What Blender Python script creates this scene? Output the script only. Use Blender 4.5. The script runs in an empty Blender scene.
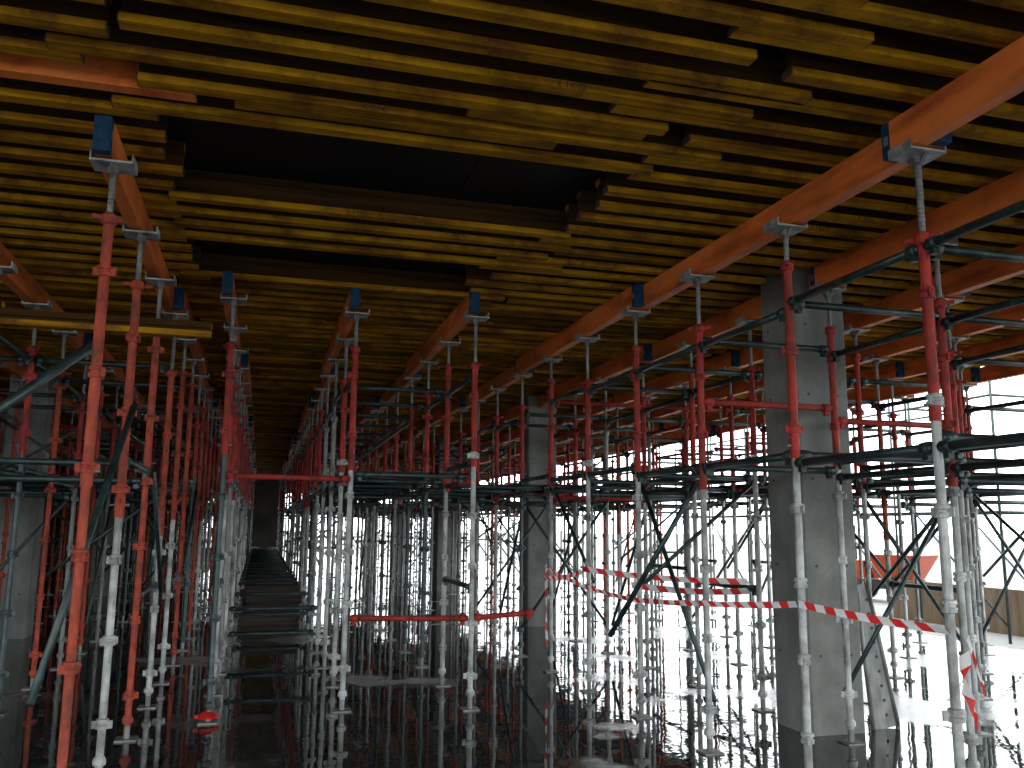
import bpy, math, random
from mathutils import Vector, Matrix
random.seed(7)
scene = bpy.context.scene
COL = scene.collection
try:
    scene.view_settings.view_transform = 'Standard'
    scene.view_settings.look = 'None'
    scene.view_settings.exposure = 0.0
except Exception: pass

# ------------------------------------------------------------ materials
def new_mat(name):
    m = bpy.data.materials.new(name); m.use_nodes = True
    nt = m.node_tree; b = nt.nodes['Principled BSDF']
    return m, nt, b
def ramp(nt, stops):
    r = nt.nodes.new('ShaderNodeValToRGB')
    el = r.color_ramp.elements
    el[0].position, el[0].color = stops[0][0], (*stops[0][1], 1)
    el[1].position, el[1].color = stops[-1][0], (*stops[-1][1], 1)
    for p, c in stops[1:-1]:
        e = el.new(p); e.color = (*c, 1)
    return r
def noise_mat(name, stops, scale=8, stretch=(1,1,1), rough=0.6, metal=0.0, bump=0.1, detail=6, spec=0.5, island=0.0, blotch=0.0, bscale=1.7, bcol=(0.10,0.045,0.012)):
    m, nt, b = new_mat(name)
    geo = nt.nodes.new('ShaderNodeNewGeometry')
    mp = nt.nodes.new('ShaderNodeMapping'); mp.inputs['Scale'].default_value = stretch
    nt.links.new(geo.outputs['Position'], mp.inputs['Vector'])
    n = nt.nodes.new('ShaderNodeTexNoise'); n.inputs['Scale'].default_value = scale; n.inputs['Detail'].default_value = detail
    nt.links.new(mp.outputs[0], n.inputs['Vector'])
    r = ramp(nt, stops); nt.links.new(n.outputs['Fac'], r.inputs['Fac'])
    out = r.outputs['Color']
    if island > 0:
        mr = nt.nodes.new('ShaderNodeMapRange')
        mr.inputs['To Min'].default_value = 1-island; mr.inputs['To Max'].default_value = 1+island*0.35
        nt.links.new(geo.outputs['Random Per Island'], mr.inputs['Value'])
        hsv = nt.nodes.new('ShaderNodeHueSaturation')
        nt.links.new(mr.outputs[0], hsv.inputs['Value']); nt.links.new(out, hsv.inputs['Color'])
        out = hsv.outputs['Color']
    if blotch > 0:   # grime / water stains
        n2 = nt.nodes.new('ShaderNodeTexNoise'); n2.inputs['Scale'].default_value = bscale; n2.inputs['Detail'].default_value = 7
        n2.inputs['Roughness'].default_value = 0.7
        nt.links.new(geo.outputs['Position'], n2.inputs['Vector'])
        r2 = ramp(nt, [(0.44,(0,0,0)),(0.64,(blotch,)*3)]); nt.links.new(n2.outputs['Fac'], r2.inputs['Fac'])
        mx = nt.nodes.new('ShaderNodeMix'); mx.data_type='RGBA'
        nt.links.new(r2.outputs['Color'], mx.inputs['Factor']); nt.links.new(out, mx.inputs['A'])
        mx.inputs['B'].default_value = (*bcol,1)
        out = mx.outputs['Result']
    nt.links.new(out, b.inputs['Base Color'])
    b.inputs['Roughness'].default_value = rough; b.inputs['Metallic'].default_value = metal
    b.inputs['Specular IOR Level'].default_value = spec
    if bump:
        bp = nt.nodes.new('ShaderNodeBump'); bp.inputs['Strength'].default_value = bump; bp.inputs['Distance'].default_value = 0.01
        nt.links.new(n.outputs['Fac'], bp.inputs['Height']); nt.links.new(bp.outputs[0], b.inputs['Normal'])
    return m

M_YEL = noise_mat('yellow_timber', [(0.25,(0.08,0.033,0.006)),(0.40,(0.38,0.165,0.007)),(0.6,(0.60,0.295,0.010)),(0.8,(0.26,0.105,0.012))], 2.2, (0.5,9,9), 0.75, 0, 0.25, 8, 0.1, 0.75, 0.85, 2.4, (0.085,0.032,0.009))
M_YELW = noise_mat('painted_shade_timber_web', [(0.3,(0.02,0.011,0.005)),(0.6,(0.06,0.028,0.007)),(0.8,(0.03,0.015,0.006))], 2.2, (0.5,9,9), 0.8, 0, 0.2, 8, 0.1)  # brown web tone, darkened to paint in the shade between joists
M_ORG = noise_mat('orange_painted_timber', [(0.3,(0.36,0.07,0.018)),(0.5,(0.85,0.20,0.04)),(0.75,(0.90,0.27,0.07))], 3, (2,0.4,2), 0.5, 0, 0.12, 6, 0.35, 0.1, 0.3)
M_BLUE = noise_mat('blue_paint', [(0.3,(0.006,0.03,0.07)),(0.7,(0.012,0.06,0.13))], 20, rough=0.7, spec=0.2)
M_GALV = noise_mat('galvanised_steel', [(0.3,(0.16,0.17,0.17)),(0.5,(0.40,0.42,0.41)),(0.75,(0.58,0.60,0.59))], 10, (1,1,0.5), 0.55, 0.2, 0.1, 8, 0.4, 0, 0.65, 5, (0.12,0.11,0.09))
M_GALD = noise_mat('weathered_steel', [(0.3,(0.10,0.10,0.095)),(0.7,(0.25,0.26,0.25))], 14, (1,1,0.4), 0.5, 0.3, 0.1)
M_RED = noise_mat('red_painted_steel', [(0.25,(0.10,0.018,0.014)),(0.45,(0.33,0.028,0.021)),(0.7,(0.46,0.048,0.036)),(0.85,(0.36,0.19,0.16))], 16, (1,1,0.5), 0.65, 0.0, 0.1, 6, 0.25, 0, 0.75, 6, (0.09,0.03,0.025))
M_ORED = noise_mat('faded_red_steel', [(0.25,(0.12,0.03,0.02)),(0.45,(0.34,0.05,0.028)),(0.7,(0.45,0.08,0.045)),(0.85,(0.33,0.24,0.20))], 22, (1,1,0.5), 0.7, 0.0, 0.1, 6, 0.25, 0, 0.75, 6, (0.10,0.042,0.028))
M_GRN = noise_mat('dark_green_steel', [(0.3,(0.008,0.016,0.017)),(0.6,(0.025,0.05,0.05)),(0.85,(0.10,0.14,0.14))], 12, rough=0.4, metal=0.1, bump=0.05)
M_CONC = noise_mat('column_concrete', [(0.25,(0.12,0.125,0.12)),(0.5,(0.21,0.22,0.205)),(0.8,(0.30,0.31,0.29))], 3.0, (1,1,0.3), 0.85, 0, 0.5, 12, 0.2, 0, 0.6, 1.6, (0.10,0.10,0.09))
M_WALL = noise_mat('retaining_wall_concrete', [(0.3,(0.03,0.028,0.025)),(0.7,(0.07,0.065,0.06))], 1.2, rough=0.9)
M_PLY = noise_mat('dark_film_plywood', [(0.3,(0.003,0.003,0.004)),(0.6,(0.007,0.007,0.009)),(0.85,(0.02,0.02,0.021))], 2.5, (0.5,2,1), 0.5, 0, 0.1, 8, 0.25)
M_TAN = noise_mat('tan_hoarding', [(0.3,(0.13,0.085,0.05)),(0.7,(0.24,0.17,0.11))], 3, (1,3,0.5), 0.8)
M_OUT = noise_mat('outside_ground', [(0.3,(0.18,0.18,0.175)),(0.7,(0.28,0.28,0.27))], 0.8, rough=0.9)
M_MACH = noise_mat('orange_machine_paint', [(0.3,(0.24,0.025,0.004)),(0.7,(0.36,0.045,0.008))], 5, rough=0.5)
M_RUB = noise_mat('black_rubber', [(0.3,(0.01,0.01,0.01)),(0.7,(0.03,0.03,0.03))], 10, rough=0.8)
def tape_mat(name, a, c):
    m=noise_mat(name, [(0.3,a),(0.7,c)], 6, rough=0.4, bump=0)
    nt=m.node_tree; b=nt.nodes['Principled BSDF']; out=nt.nodes['Material Output']
    tr=nt.nodes.new('ShaderNodeBsdfTranslucent'); tr.inputs['Color'].default_value=(*c,1)
    mx=nt.nodes.new('ShaderNodeMixShader'); mx.inputs[0].default_value=0.5
    nt.links.new(b.outputs[0],mx.inputs[1]); nt.links.new(tr.outputs[0],mx.inputs[2]); nt.links.new(mx.outputs[0],out.inputs['Surface'])
    return m
M_TRED = tape_mat('tape_red',(0.6,0.025,0.025),(0.75,0.04,0.04))
M_TWHT = tape_mat('tape_white',(0.65,0.65,0.65),(0.8,0.8,0.8))
M_INK = noise_mat('black_stencil_ink', [(0.3,(0.02,0.015,0.01)),(0.7,(0.05,0.035,0.02))], 30, rough=0.8, bump=0)
M_DKW = noise_mat('weathered_dark_timber', [(0.3,(0.02,0.016,0.012)),(0.7,(0.07,0.05,0.035))], 3, (0.6,6,6), 0.8, island=0.4)
M_DECK = noise_mat('dark_deck_plank', [(0.3,(0.012,0.018,0.018)),(0.7,(0.04,0.05,0.045))], 4, (1,1,1), 0.7)

def floor_mat():
    m, nt, b = new_mat('wet_concrete_slab')
    L = nt.links
    geo = nt.nodes.new('ShaderNodeNewGeometry')
    sep = nt.nodes.new('ShaderNodeSeparateXYZ'); L.new(geo.outputs['Position'], sep.inputs[0])
    n1 = nt.nodes.new('ShaderNodeTexNoise'); n1.inputs['Scale'].default_value = 0.6; n1.inputs['Detail'].default_value = 6
    L.new(geo.outputs['Position'], n1.inputs['Vector'])
    mr = nt.nodes.new('ShaderNodeMapRange'); mr.inputs['From Min'].default_value = 4.0; mr.inputs['From Max'].default_value = 8.0
    mr.inputs['To Min'].default_value = -0.07; mr.inputs['To Max'].default_value = 0.03
    L.new(sep.outputs['X'], mr.inputs['Value'])
    add = nt.nodes.new('ShaderNodeMath'); add.operation='ADD'
    L.new(n1.outputs['Fac'], add.inputs[0]); L.new(mr.outputs[0], add.inputs[1])
    wet = ramp(nt, [(0.50,(0,0,0)),(0.56,(1,1,1))]); L.new(add.outputs[0], wet.inputs['Fac'])
    n2 = nt.nodes.new('ShaderNodeTexNoise'); n2.inputs['Scale'].default_value = 5; n2.inputs['Detail'].default_value = 10
    L.new(geo.outputs['Position'], n2.inputs['Vector'])
    dry = ramp(nt, [(0.3,(0.13,0.135,0.135)),(0.7,(0.26,0.27,0.26))]); L.new(n2.outputs['Fac'], dry.inputs['Fac'])
    dk = ramp(nt, [(0.3,(0.02,0.024,0.025)),(0.7,(0.055,0.063,0.064))]); L.new(n2.outputs['Fac'], dk.inputs['Fac'])
    mix = nt.nodes.new('ShaderNodeMix'); mix.data_type='RGBA'
    L.new(wet.outputs['Color'], mix.inputs['Factor']); L.new(dk.outputs['Color'], mix.inputs['A']); L.new(dry.outputs['Color'], mix.inputs['B'])
    L.new(mix.outputs['Result'], b.inputs['Base Color'])
    rr = nt.nodes.new('ShaderNodeMapRange'); rr.inputs['To Min'].default_value = 0.02; rr.inputs['To Max'].default_value = 0.28
    L.new(wet.outputs['Color'], rr.inputs['Value']); L.new(rr.outputs[0], b.inputs['Roughness'])
    b.inputs['IOR'].default_value = 1.68
    n3 = nt.nodes.new('ShaderNodeTexNoise'); n3.inputs['Scale'].default_value = 3.0; n3.inputs['Detail'].default_value = 3
    L.new(geo.outputs['Position'], n3.inputs['Vector'])
    bp = nt.nodes.new('ShaderNodeBump'); bp.inputs['Strength'].default_value = 0.06; bp.inputs['Distance'].default_value = 0.025
    L.new(n3.outputs['Fac'], bp.inputs['Height']); L.new(bp.outputs[0], b.inputs['Normal'])
    return m
M_FLOOR = floor_mat()

# ------------------------------------------------------------ mesh builder
class MB:
    def __init__(s): s.v=[]; s.f=[]; s.mi=[]; s.sm=[]; s.mats=[]
    def m(s, mat):
        if mat not in s.mats: s.mats.append(mat)
        return s.mats.index(mat)
    def faces(s, vs, fs, mat, smooth=False):
        o=len(s.v); s.v.extend([tuple(v) for v in vs])
        for i,f in enumerate(fs):
            k=s.m(mat[i]) if isinstance(mat,list) else s.m(mat)
            s.f.append(tuple(o+j for j in f)); s.mi.append(k)
            s.sm.append(smooth if isinstance(smooth,bool) else smooth[i])
    def box(s, c, d, mat, rot=None):
        x,y,z=d[0]/2,d[1]/2,d[2]/2
        vs=[Vector(p) for p in [(-x,-y,-z),(x,-y,-z),(x,y,-z),(-x,y,-z),(-x,-y,z),(x,-y,z),(x,y,z),(-x,y,z)]]
        if rot is not None: vs=[rot@v for v in vs]
        vs=[v+Vector(c) for v in vs]
        s.faces(vs,[(0,3,2,1),(4,5,6,7),(0,1,5,4),(1,2,6,5),(2,3,7,6),(3,0,4,7)],mat)
    def tube(s, p0, p1, r, mat, n=10, r1=None):
        p0=Vector(p0); p1=Vector(p1); d=(p1-p0).normalized()
        a=Vector((0,0,1)) if abs(d.z)<0.9 else Vector((1,0,0))
        u=d.cross(a).normalized(); w=d.cross(u)
        if r1 is None: r1=r
        vs=[]
        for p,rr in ((p0,r),(p1,r1)):
            for i in range(n):
                t=2*math.pi*i/n; vs.append(p+u*(rr*math.cos(t))+w*(rr*math.sin(t)))
        fs=[(i,(i+1)%n,n+(i+1)%n,n+i) for i in range(n)]
        fs+= [tuple(reversed(range(n))), tuple(range(n,2*n))]
        s.faces(vs,fs,mat,[True]*n+[False,False])
    def lathe(s, prof, mat, n=12, c=(0,0)):
        vs=[]
        for r,z in prof:
            for i in range(n):
                t=2*math.pi*i/n; vs.append((c[0]+r*math.cos(t),c[1]+r*math.sin(t),z))
        fs=[]
        for k in range(len(prof)-1):
            for i in range(n):
                fs.append((k*n+i,k*n+(i+1)%n,(k+1)*n+(i+1)%n,(k+1)*n+i))
        s.faces(vs,fs,mat,False)
        s.faces(vs[:n],[tuple(reversed(range(n)))],mat); s.faces(vs[-n:],[tuple(range(n))],mat)
    def mesh(s,name):
        me=bpy.data.meshes.new(name); me.from_pydata(s.v,[],s.f)
        for m in s.mats: me.materials.append(m)
        me.polygons.foreach_set('material_index',s.mi); me.polygons.foreach_set('use_smooth',s.sm)
        me.update(); return me
    def obj(s,name,parent=None,loc=(0,0,0)):
        o=bpy.data.objects.new(name,s.mesh(name)); COL.objects.link(o); o.location=loc
        if parent: o.parent=parent
        return o
def empty(name,loc=(0,0,0)):
    e=bpy.data.objects.new(name,None); COL.objects.link(e); e.location=loc; e.empty_display_size=0.2; return e

# ------------------------------------------------------------ dims
HEAD=3.52; PB=3.545; PT=3.745; JT=3.945
Y0,Y1=-5.0,42.0; X0,X1=-12.5,10.0

b=MB(); b.box(((X0+X1)/2,(Y0+Y1)/2,-0.1),(X1-X0,Y1-Y0+4,0.2),M_FLOOR); b.obj('floor')
b=MB(); b.box((0,20,-0.35),(400,400,0.2),M_OUT); b.obj('ground_outside')
b=MB()
for i in range(18):
    for j in range(21):
        x=X0+i*1.25; y=Y0+j*2.5
        if x+1.25>X1+0.3 or y+2.5>Y1+0.8: continue
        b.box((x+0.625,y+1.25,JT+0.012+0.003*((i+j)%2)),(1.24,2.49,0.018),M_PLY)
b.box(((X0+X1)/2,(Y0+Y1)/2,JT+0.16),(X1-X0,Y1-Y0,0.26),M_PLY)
b.obj('ceiling')
b=MB(); b.box((X0-0.15,(3.5+Y1)/2,2.0),(0.3,Y1-3.5,4.2),M_WALL); b.obj('wall_left')
b=MB()
for xa,xb,za,zb in [(X0,-2.6,0,4),(-0.4,1.0,0,4),(-2.6,-0.4,2.7,4),(-2.6,-0.4,0,0.5),(1.0,5.0,3.0,4)]:
    b.box(((xa+xb)/2,Y1+0.15,(za+zb)/2),(xb-xa,0.3,zb-za),M_WALL)
b.obj('wall_far')

# ------------------------------------------------------------ columns
cols=[]
def column(x,y):
    b=MB(); w=0.25; ch=0.02
    prof=[(-w+ch,-w),(w-ch,-w),(w,-w+ch),(w,w-ch),(w-ch,w),(-w+ch,w),(-w,w-ch),(-w,-w+ch)]
    vs=[(px,py,0) for px,py in prof]+[(px,py,JT-0.0) for px,py in prof]
    fs=[(i,(i+1)%8,8+(i+1)%8,8+i) for i in range(8)]+[tuple(reversed(range(8))),tuple(range(8,16))]
    b.faces(vs,fs,M_CONC)
    for z in (0.6,1.3,2.0,2.7,3.3):
        for s_ in (-0.14,0.14):
            b.tube((s_,-w-0.003,z),(s_,-w+0.01,z),0.012,M_WALL,8)
            b.tube((-w-0.003,s_,z),(-w+0.01,s_,z),0.012,M_WALL,8)
    b.obj('concrete_column',loc=(x,y,0)); cols.append((x,y))
for cx in (-11.0,-3.3,4.47,):
    for cy in (6.45,14.05,21.65,29.25,36.85):
        if cx==-3.3 and cy<7: continue
        column(cx,cy)
def near_col(x,y,t=0.3):
    return any(abs(x-a)<t and abs(y-c)<t for a,c in cols)

# ------------------------------------------------------------ props
def prop_mesh(name, low, up, split=2.2, thread=0.33, seed=0, n=12):
    rnd=random.Random(seed); b=MB()
    b.box((0,0,0.006),(0.15,0.15,0.012),M_GALD)
    b.lathe([(0.022,0.012),(0.022,0.12)],M_GALD,n)
    b.lathe([(0.036,0.12),(0.040,0.13),(0.040,0.15),(0.03,0.17)],low,n)
    b.lathe([(0.024,0.10),(0.024,split)],low,n)
    top=HEAD-thread
    b.lathe([(0.031,split-0.12),(0.031,split),(0.028,split+0.01),(0.028,top)],up,n)
    b.tube((-0.06,0,split-0.04),(0.06,0,split-0.04),0.008,M_GALD,6)
    zs=[0.32+rnd.uniform(-.05,.05)]
    while zs[-1]+0.5<top-0.1: zs.append(zs[-1]+rnd.choice([0.45,0.5,0.5,0.55]))
    for z in zs:
        mat = low if z<split else up
        b.lathe([(0.026,z-0.03),(0.038,z-0.026),(0.040,z-0.005),(0.032,z),(0.032,z+0.010),(0.040,z+0.014),(0.037,z+0.032),(0.026,z+0.036)],mat,n)
        a0=rnd.random()*6
        for k in range(2):
            a=a0+k*2*math.pi/2+rnd.uniform(-.5,.5)
            R=Matrix.Rotation(a,3,'Z')
            b.box(R@Vector((0.047,0,0))+Vector((0,0,z)),(0.03,0.014,0.045),mat,R)
    b.lathe([(0.032,top-0.03),(0.042,top-0.02),(0.042,top+0.02),(0.03,top+0.035)],up,n)
    R=Matrix.Rotation(rnd.random()*3,3,'Z')
    for s_ in (-1,1):
        b.box(R@Vector((0.06*s_,0,0))+Vector((0,0,top+0.005)),(0.06,0.014,0.025),up,R)
    pr=[]; z=top; k=0
    while z<HEAD-0.03:
        pr.append((0.018 if k%2 else 0.0155,z)); z+=0.012; k+=1
    b.lathe(pr,M_GALD,8)
    b.box((0,0,HEAD+0.006),(0.22,0.17,0.012),M_GALV)
    for s_ in (-1,1):
        vs=[(s_*0.005-0.004,-0.07,HEAD),(s_*0.005+0.004,-0.07,HEAD),(s_*0.005+0.004,0.07,HEAD),(s_*0.005-0.004,0.07,HEAD),
            (s_*0.005-0.004,-0.02,HEAD-0.06),(s_*0.005+0.004,-0.02,HEAD-0.06),(s_*0.005+0.004,0.02,HEAD-0.06),(s_*0.005-0.004,0.02,HEAD-0.06)]
        b.faces(vs,[(0,1,2,3),(7,6,5,4),(4,5,1,0),(5,6,2,1),(6,7,3,2),(7,4,0,3)],M_GALD)
        b.box((s_*0.106,0,HEAD+0.03),(0.008,0.17,0.045),M_GALV)
    b.lathe([(0.028,HEAD-0.04),(0.028,HEAD)],M_GALD,n)
    return b.mesh(name)
V_STD=[prop_mesh('prop_silver_red_%d'%i,M_GALV,M_RED,sp,th,i) for i,(sp,th) in enumerate([(2.2,.33),(2.25,.45),(2.15,.25),(2.0,.40)])]
V_RED=[prop_mesh('prop_all_red_%d'%i,M_ORED,M_ORED,sp,th,10+i) for i,(sp,th) in enumerate([(1.9,.30),(2.1,.42)])]
V_RS=[prop_mesh('prop_red_long_%d'%i,M_GALV,M_ORED,sp,th,20+i) for i,(sp,th) in enumerate([(1.75,.35),(1.6,.55)])]
V_SIL=[prop_mesh('prop_silver_%d'%i,M_GALV,M_GALD,sp,th,30+i) for i,(sp,th) in enumerate([(2.3,.5),(2.1,.7)])]
V_DRK=[prop_mesh('prop_grey_red_%d'%i,M_GALD,M_RED,sp,th,40+i) for i,(sp,th) in enumerate([(2.2,.4),(2.1,.5)])]
V_GRN=[prop_mesh('prop_green_%d'%i,M_GRN,M_RED,sp,th,50+i) for i,(sp,th) in enumerate([(2.3,.4)])]
far_props=empty('distant_shoring_props')
def place_prop(x,y,me,name='shoring_prop'):
    if near_col(x,y,0.33): return
    far = y>9.6 or x<-3 or x>7
    o=bpy.data.objects.new('prop' if far else name,me); COL.objects.link(o)
    o.location=(x,y,0); o.rotation_euler[2]=random.choice([0,math.pi])
    if far: o.parent=far_props
def pick(w):
    r=random.random(); acc=0
    for p,v in w:
        acc+=p
        if r<acc: return random.choice(v)
    return random.choice(w[-1][1])
W_R=[(0.34,V_STD),(0.28,V_DRK),(0.10,V_SIL),(0.18,V_GRN),(0.05,V_RS),(0.05,V_RED)]
W_L=[(0.38,V_RED),(0.16,V_RS),(0.26,V_DRK),(0.20,V_GRN)]
W_M=[(0.38,V_STD),(0.30,V_DRK),(0.10,V_SIL),(0.06,V_RS),(0.16,V_GRN)]
STEP=1.2
def rows(y0,y1=41.5):
    out=[]; y=y0
    while y<y1: out.append(y); y+=STEP
    return out
LN=[(-10.4,8.35,W_L),(-9.2,8.35,W_L),(-8.0,7.15,W_L),(-6.8,7.15,W_L),(-5.6,7.15,W_L),(-4.4,7.35,W_L),(-3.3,7.35,W_L),(-2.05,7.35,W_L),(-0.87,4.95,W_L),
    (-0.33,7.8,W_M),(0.78,8.0,W_M),(1.86,7.8,W_M),
    (3.2,1.15,W_R),(4.38,1.15,W_R),(5.55,1.15,W_R),(6.75,1.15,W_R),(7.95,2.35,W_R),(9.15,2.35,W_R)]
seq={-0.87:[V_RED[0],V_RS[0],V_RED[1],V_RS[1],V_RS[0],V_RED[0]]}
for x,y0,w in LN:
    for i,y in enumerate(rows(y0)):
        if x in seq and i<len(seq[x]): me=seq[x][i]
        elif y<10 and x>0 and x<6: me=V_STD[(i+int(x))%4]
        else: me=pick(w)
        if y>22 and -1<x and random.random()<0.25: continue
        if x>6.2 and y>12 and random.random()<0.2: continue
        place_prop(x+random.uniform(-.012,.012),y,me)

# ------------------------------------------------------------ beams
def ibeam(b,p,L,axis,mat,h=0.2,fw=0.08,ft=0.04,web=0.03,z0=0):
    x,y=p
    prof=[(-fw/2,0),(fw/2,0),(fw/2,ft),(web/2,ft+0.008),(web/2,h-ft-0.008),(fw/2,h-ft),(fw/2,h),(-fw/2,h),(-fw/2,h-ft),(-web/2,h-ft-0.008),(-web/2,ft+0.008),(-fw/2,ft)]
    n=len(prof); vs=[]
    for s_ in (0,L):
        for a,c in prof:
            vs.append((x+s_,y-a,z0+c) if axis=='x' else (x+a,y+s_,z0+c))
    fs=[(i,n+i,n+(i+1)%n,(i+1)%n) for i in range(n)]
    fs+=[(0,1,2,3,10,11),(3,4,9,10),(4,5,6,7,8,9),(n+11,n+10,n+3,n+2,n+1,n+0),(n+10,n+9,n+4,n+3),(n+9,n+8,n+7,n+6,n+5,n+4)]
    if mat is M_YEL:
        ml=[M_YEL if i in (0,1,11) else M_YELW for i in range(n)]+[M_YEL,M_YELW,M_YEL]*2  # lower flange stays yellow; web and upper flange carry painted-in shade
    else: ml=mat
    b.faces(vs,fs,ml)
def primary(x,ys,ye,name,parent=None):
    b=MB()
    b.box((x,(ys+ye)/2,(PB+PT)/2),(0.085,ye-ys-0.12,PT-PB-0.004),M_ORG)
    for e,sg in ((ys,1),(ye,-1)):
        b.box((x,e+sg*0.03,(PB+PT)/2),(0.087,0.06,PT-PB-0.004),M_BLUE)
        b.box((x,e+sg*0.032,(PB+PT)/2),(0.093,0.03,0.05),M_GALD)
    return b.obj(name,parent)
far_prim=empty('distant_primary_beams')
for x,y0,w in LN:
    y=y0-0.16 if x<2.9 else Y0+0.1; k=0
    if x==3.2: y=-0.15
    while y<Y1-0.3:
        ye=min(y+3.85,Y1)
        off=0.045 if k%2 else -0.045
        far=y>7.9 and not(x in(-.33,.78,1.86) and y<8) or x<-3 or x>7
        primary(x+off,y,ye,'primary_beam',far_prim if far else None)
        y=ye-0.3; k+=1
b=MB(); b.box((3.2,-2.3,(PB+PT)/2),(0.085,4.2,PT-PB-0.004),M_ORG); b.obj('primary_beam')

# ------------------------------------------------------------ secondary joists
near_stamps=[]
far_j=MB()
segdef=[(-12.2,-8.4),(-8.6,-4.6),(-4.8,-0.55),(-0.9,2.45),(2.15,5.85),(5.6,9.75)]
hole1=(4.72,5.88); hole2=(6.95,7.78)
y=Y0+0.1; r=0
words=['E 14 02','T 0141 A','B 20 N','E 2011','K 014']
while y<Y1-0.16:
    for k,(xa,xb) in enumerate(segdef):
        yy=y+(0.0 if k%2 else 0.085)+random.uniform(-.012,.012)
        a=xa+random.uniform(-.15,.22); e=xb+random.uniform(-.5,.15)
        if k==5: e=min(e,9.95)
        if k==3 and (hole1[0]<yy<hole1[1] or hole2[0]<yy<hole2[1]): continue
        if k==4 and (hole1[0]<yy<hole1[1]): a=2.0+0.12*random.random()
        elif k==4 and random.random()<0.5: a-=0.4
        if k==2 and 4.7<yy<7.8: e=-0.62+random.uniform(-.05,.05)
        skip=False
        for cx,cy in cols:
            if abs(yy-cy)<0.3 and a<cx+0.27 and e>cx-0.27:
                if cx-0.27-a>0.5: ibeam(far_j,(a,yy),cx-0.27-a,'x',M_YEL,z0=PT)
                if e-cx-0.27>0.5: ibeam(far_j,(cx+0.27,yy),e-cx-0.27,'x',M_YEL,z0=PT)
                skip=True
        if skip: continue
        if k in (2,3,4) and 1.8<yy<7.9:
            b=MB()
            mat=M_YEL
            if k==2 and abs(yy-4.55)<0.12: mat=M_ORG
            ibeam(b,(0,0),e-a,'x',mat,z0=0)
            for xe in (0.0,e-a):
                s_=-1 if xe==0 else 1
                b.box((xe+s_*0.002,0,0.02),(0.006,0.082,0.038),M_DKW)
            o=b.obj('timber_joist',loc=(a,yy,PT))
            near_stamps.append((o,e-a))
        else:
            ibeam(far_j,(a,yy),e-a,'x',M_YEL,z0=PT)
    if random.random()<0.2 and y<12 and not (4.4<y<5.95 or 6.7<y<7.8):
        a=random.uniform(-.3,1.0)
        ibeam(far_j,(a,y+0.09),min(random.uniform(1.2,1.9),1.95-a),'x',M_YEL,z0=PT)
    y+=0.262+random.uniform(-.015,.02); r+=1
far_j.obj('distant_timber_joists')
for i,(o,L) in enumerate(near_stamps):
    if i%2: continue
    cu=bpy.data.curves.new('stencil','FONT'); cu.body=random.choice(words); cu.size=0.05; cu.extrude=0.0006
    t=bpy.data.objects.new('stencil_tmp',cu); COL.objects.link(t)
    bpy.context.view_layer.update()
    me=bpy.data.meshes.new_from_object(t); bpy.data.objects.remove(t)
    me.materials.clear(); me.materials.append(M_INK)
    s_=bpy.data.objects.new('stencil_mark',me); COL.objects.link(s_); s_.parent=o
    s_.rotation_euler=(math.pi/2,0,0); s_.location=(random.uniform(0.3,max(0.4,L-0.8)),-0.0412,0.001)

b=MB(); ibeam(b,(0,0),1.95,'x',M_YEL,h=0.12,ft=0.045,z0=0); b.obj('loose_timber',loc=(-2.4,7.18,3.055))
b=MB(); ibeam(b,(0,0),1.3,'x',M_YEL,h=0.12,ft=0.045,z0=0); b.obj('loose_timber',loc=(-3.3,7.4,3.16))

# ------------------------------------------------------------ ledgers & braces
def ledger(b,p0,p1,mat=M_GRN,r=0.025):
    b.tube(p0,p1,r,mat,8)
    d=(Vector(p1)-Vector(p0)).normalized()
    for p,s_ in ((Vector(p0),1),(Vector(p1),-1)):
        q=p+d*s_*0.05
        b.tube(q-d*0.03,q+d*0.03,r*1.4,mat,8)
        b.box(q+Vector((0,0,-0.035)),(0.035,0.035,0.05),mat)
ymap={l[0]:l[1] for l in LN}
near=MB(); farb=MB(); braces=MB(); fbr=MB(); deck=MB()
def LB(y,x): return near if (y<9 and -3<x<7) else farb
for x,y0,w in LN:
    rr=rows(y0)
    for i in range(len(rr)-1):
        for z,p in ((2.98,0.85),(2.0,0.95),(2.12,0.45),(1.0,0.08)):
            if x in(-0.87,): p*=0.45
            if x>=3 and rr[i]<5 and z in(2.98,2.0): p=1
            if z==1.0 and rr[i]<6: p=0
            if x>7: p*=0.5
            if random.random()<p:
                mat=M_GRN if random.random()>0.06 or rr[i]<6 else M_RED
                zz=z+random.choice([0,0,0.05])
                if any(abs(x-cx)<0.27 and rr[i]<cy+0.25 and rr[i+1]>cy-0.25 for cx,cy in cols): continue
                ledger(LB(rr[i],x),(x,rr[i]+0.02,zz),(x,rr[i+1]-0.02,zz),mat)
pairs=[(-10.4,-9.2),(-8.0,-6.8),(-5.6,-4.4),(-3.3,-2.05),(-2.05,-0.87),(0.78,1.86),(3.2,4.38),(4.38,5.55),(5.55,6.75),(7.95,9.15)]
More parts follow.
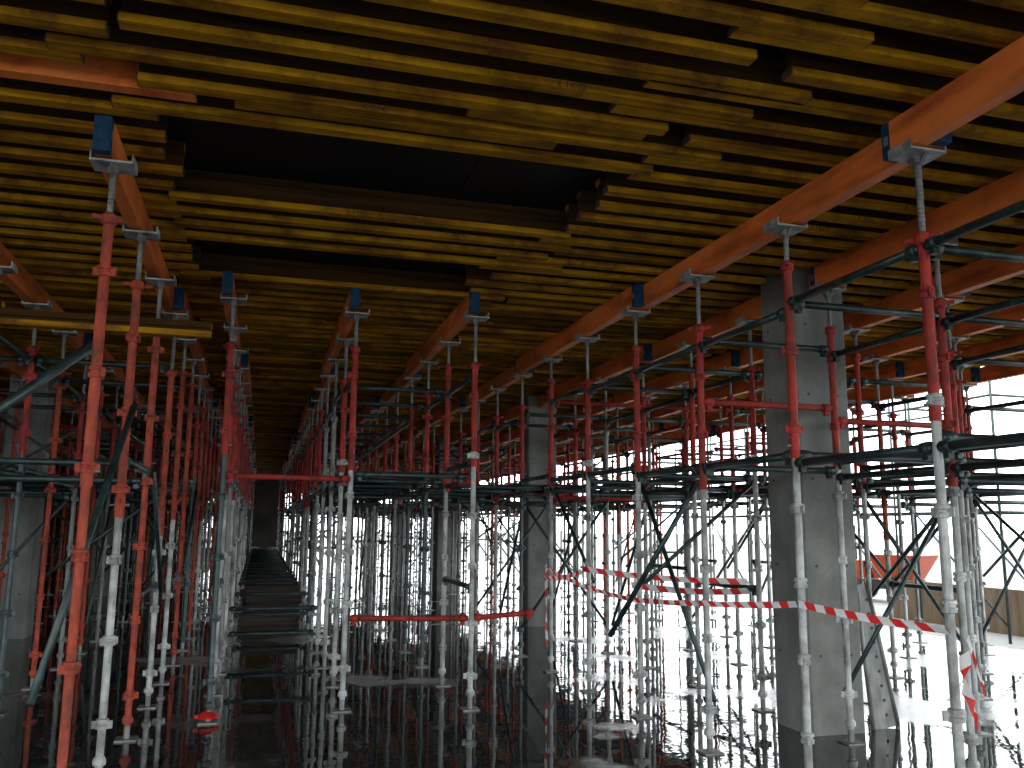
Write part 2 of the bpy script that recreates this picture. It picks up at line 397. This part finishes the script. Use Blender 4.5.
for xa,xb in pairs:
    yy0=max(ymap[xa],ymap[xb])
    for y in rows(yy0):
        for z,p in ((3.03,0.85),(2.05,0.97),(1.92,0.45),(1.05,0.06)):
            if xa==4.38: p*=0.45
            if xa==-2.05: p*=0.7
            if xa==3.2 and y<5 and z in(3.03,2.05): p=1
            if z==1.05 and y<6: p=0
            if any(abs(y-cy)<0.3 and xa<cx+.27 and xb>cx-.27 for cx,cy in cols): continue
            if random.random()<p:
                mat=M_GRN if random.random()>0.10 or y<5 else M_RED
                ledger(LB(y,xa),(xa+0.02,y,z),(xb-0.02,y,z),mat)
        if 7.5<y<39 and random.random()<0.5 and xa in (-8.0,-5.6,-3.3,0.78,3.2,5.55) and not any(cy-1.5<y<cy+0.3 and xa<cx+.27 and xb>cx-.27 for cx,cy in cols):
            for j in range(random.choice([2,3,4])):
                deck.box((xa+0.17+j*0.25,y+0.6,2.10),(0.23,1.28,0.045),M_DECK)
deck.obj('scaffold_deck_planks')
for y in rows(8.35):
    if random.random()<0.6: ledger(LB(y,2),(1.88,y,2.03),(3.18,y,2.03),M_GRN)
for i,y in enumerate(rows(11.6)):
    if random.random()<0.8: ledger(farb,(-0.31,y,0.55),(0.76,y,0.55),M_GRN)
    if random.random()<0.5: ledger(farb,(-0.31,y,0.25),(0.76,y,0.25),M_GRN)
for xa,xb in pairs:
    for y in rows(max(ymap[xa],ymap[xb])):
        if random.random()<0.30 and y>5:
            za,zb=random.choice([(0.35,1.95),(1.95,0.35),(2.1,2.95),(1.05,2.0)])
            if any(abs(y-cy)<0.38 and xa-.3<cx<xb+.3 for cx,cy in cols): continue
            t=(braces if y<9 else fbr)
            t.tube((xa,y+0.05,za),(xb,y+0.05,zb),0.019,M_GRN,8)
            if random.random()<0.4: t.tube((xa,y-0.05,zb),(xb,y-0.05,za),0.019,M_GRN,8)
for x,y0,w in LN:
    rr=rows(y0)
    for i in range(len(rr)-1):
        if rr[i]>5 and random.random()<0.16:
            if any(abs(x-cx)<0.36 and rr[i]<cy+0.25 and rr[i+1]>cy-0.25 for cx,cy in cols): continue
            za,zb=random.choice([(0.35,1.95),(1.95,0.35),(1.05,2.0),(2.0,1.0)])
            (braces if rr[i]<9 else fbr).tube((x+0.05,rr[i],za),(x+0.05,rr[i+1],zb),0.019,M_GRN,8)
near_red=MB()
ledger(near_red,(-0.31,7.82,2.0),(0.76,7.98,2.0),M_RED)
ledger(near_red,(0.80,8.0,0.78),(1.84,7.82,0.78),M_RED)
ledger(near_red,(1.88,7.82,0.78),(2.5,8.0,0.80),M_RED)
ledger(near_red,(3.22,5.95,2.55),(4.36,5.95,2.55),M_RED)
ledger(near_red,(4.40,5.95,2.45),(5.53,5.95,2.45),M_RED)
near_red.obj('red_scaffold_ledgers')
braces.tube((-0.89,5.0,2.55),(-1.75,4.9,1.75),0.026,M_GRN,8)
braces.tube((-0.83,6.1,2.35),(-1.05,5.0,0.7),0.022,M_GRN,8)
braces.tube((3.2,5.95,2.0),(2.7,6.6,0.75),0.022,M_GRN,8)
near.obj('scaffold_ledgers'); farb.obj('distant_scaffold_ledgers')
braces.obj('diagonal_braces'); fbr.obj('distant_diagonal_braces')

b=MB()
for l in range(4):
    for i in range(9):
        ibeam(b,(-0.25+random.uniform(-.05,.1),15+i*1.5+l*0.2),0.9,'x',M_DKW,h=0.14,ft=0.03,z0=0.0+l*0.14)
b.obj('stacked_timbers')

# ------------------------------------------------------------ barrier tape
def tape(b,p0,p1,sag=0.06,w=0.07,twist=0.4):
    p0=Vector(p0); p1=Vector(p1); L=(p1-p0).length; n=max(4,int(L/0.09))
    def pt(t): return p0.lerp(p1,t)-Vector((0,0,sag*4*t*(1-t)))
    d=(p1-p0).normalized(); side=d.cross(Vector((0,0,1))).normalized()
    def up(t):
        a=twist*math.sin(t*5+p0.y*3)
        return Vector((0,0,1))*math.cos(a)+side*math.sin(a)
    for i in range(n):
        t0=i/n; t1=(i+1)/n; sh=0.5/n
        tt0=min(1,t0+sh); tt1=min(1,t1+sh)
        vs=[pt(t0)-up(t0)*w/2,pt(t1)-up(t1)*w/2,pt(tt1)+up(t1)*w/2,pt(tt0)+up(t0)*w/2]
        b.faces(vs,[(0,1,2,3)],M_TRED if i%2 else M_TWHT)
b=MB()
pts=[(3.15,3.50,1.13),(3.14,4.69,1.15),(3.14,5.95,1.05),(3.13,7.15,0.98),(3.13,8.35,1.02),(3.13,9.55,1.14)]
for i in range(len(pts)-1): tape(b,pts[i],pts[i+1],0.01,0.042)
tape(b,(4.30,7.15,1.12),(3.13,8.35,1.18),0.03,0.055)
tape(b,(3.13,8.35,1.16),(3.13,9.55,1.02),0.03,0.055)
tape(b,(4.30,7.15,1.04),(3.13,7.15,1.10),0.03,0.055)
tape(b,(3.14,9.55,1.2),(3.1,9.4,0.3),0.0,0.08)
tape(b,(3.14,3.46,1.05),(3.20,3.42,0.72),0.0,0.09,1.2)
tape(b,(3.17,3.44,1.05),(3.14,3.40,0.80),0.0,0.08,0.8)
tape(b,(3.20,3.45,1.12),(3.24,3.41,0.86),0.0,0.07,0.9)
b.obj('barrier_tape')

b=MB(); b.lathe([(0.03,0.03),(0.065,0.035),(0.07,0.06),(0.05,0.08),(0.03,0.09)],M_TRED,14)
b.box((0.08,0,0.05),(0.04,0.03,0.03),M_TRED); b.box((-0.08,0,0.05),(0.04,0.03,0.03),M_TRED)
b.obj('red_clamp',loc=(-0.33,7.8,0.0))

b=MB()
W0,W1,Hh=0.26,0.12,1.15
vs=[(-W0/2,0,0),(W0/2,0,0),(W1/2,0,Hh),(-W1/2,0,Hh),(-W0/2,0.012,0),(W0/2,0.012,0),(W1/2,0.012,Hh),(-W1/2,0.012,Hh)]
b.faces(vs,[(0,1,2,3),(7,6,5,4),(0,4,5,1),(1,5,6,2),(2,6,7,3),(3,7,4,0)],M_GALD)
for s_ in (-1,1):
    b.tube((s_*W0/2,0.0,0),(s_*W1/2,0.0,Hh),0.018,M_GALD,8)
for i in range(9):
    b.tube((0.03,-0.004,0.1+i*0.115),(0.03,0.0,0.1+i*0.115),0.014,M_WALL,10)
o=b.obj('leaning_steel_panel',loc=(4.98,6.3,0.0)); o.rotation_euler=(math.radians(-3),math.radians(-6),0.1)

# ------------------------------------------------------------ outside items
b=MB()
for i in range(4):
    yb=6.5+i*2.4
    b.box((13.0+0.02*(i%2),yb+1.2,0.15),(0.05,2.38,0.8),M_TAN)
    b.box((13.1,yb,0.15),(0.1,0.1,0.9),M_DKW)
for i in range(4):
    yb=7+i*2.4
    b.box((18.5+0.02*(i%2),yb+1.2,0.7),(0.05,2.38,1.9),M_TAN)
    b.box((18.6,yb,0.7),(0.1,0.1,1.9),M_DKW)
b.obj('site_hoarding')
b=MB()
for i in range(7):
    for xx in (12.0,13.2):
        yb=12+i*2.0
        b.tube((xx,yb,-0.25),(xx,yb,5.6),0.025,M_GRN,8)
        if i<6:
            for z in (1.9,3.9): b.tube((xx,yb,z),(xx,yb+2.0,z),0.024,M_GRN,8)
            if i%2==0: b.tube((xx,yb,0.0),(xx,yb+2.0,1.9),0.02,M_GRN,8)
    for z in (1.9,3.9): b.tube((12.0,12+i*2.0,z),(13.2,12+i*2.0,z),0.024,M_GRN,8)
b.obj('perimeter_scaffold')
e=empty('site_dumper',(15.6,19.6,-0.25)); e.rotation_euler[2]=0.5; e.scale=(0.8,0.8,0.8)
b=MB(); b.box((0,0,0.55),(0.9,2.3,0.25),M_RUB); b.box((0,0.75,0.95),(1.1,0.9,0.7),M_MACH); b.box((0,0.3,1.0),(0.5,0.35,0.5),M_RUB); b.obj('chassis',e)
b=MB()
vs=[(-0.5,-1.2,0.75),(0.5,-1.2,0.75),(0.5,0.0,0.75),(-0.5,0.0,0.75),(-0.75,-1.6,1.5),(0.75,-1.6,1.5),(0.75,0.1,1.5),(-0.75,0.1,1.5)]
b.faces(vs,[(0,3,2,1),(0,1,5,4),(1,2,6,5),(2,3,7,6),(3,0,4,7),(4,5,6,7)],M_MACH); b.obj('skip',e)
b=MB()
for sx in (-0.62,0.62):
    for sy in (-0.85,0.8):
        b.tube((sx-0.14,sy,0.4),(sx+0.14,sy,0.4),0.4,M_RUB,20); b.tube((sx-0.15,sy,0.4),(sx+0.15,sy,0.4),0.18,M_MACH,14)
b.obj('wheels',e)
b=MB()
for sx in (-0.5,0.5): b.tube((sx,1.0,1.2),(sx,1.0,2.4),0.03,M_RUB)
b.tube((-0.5,1.0,2.4),(0.5,1.0,2.4),0.03,M_RUB); b.obj('roll_bar',e)

# ------------------------------------------------------------ light
w=bpy.data.worlds.new('overcast_sky'); scene.world=w; w.use_nodes=True
bg=w.node_tree.nodes['Background']; bg.inputs[0].default_value=(0.92,0.98,1.0,1); bg.inputs[1].default_value=5.4

# ------------------------------------------------------------ camera
cam=bpy.data.cameras.new('camera'); co=bpy.data.objects.new('camera',cam); COL.objects.link(co)
cam.sensor_width=36; cam.lens=870/1024*36; cam.clip_start=0.05; cam.clip_end=500
psi,th,ro=math.radians(15.9),math.radians(9.25),math.radians(0.5)
co.matrix_world=Matrix.Translation((0,0,1.6))@Matrix.Rotation(-psi,4,'Z')@Matrix.Rotation(math.pi/2+th,4,'X')@Matrix.Rotation(ro,4,'Z')
scene.camera=co
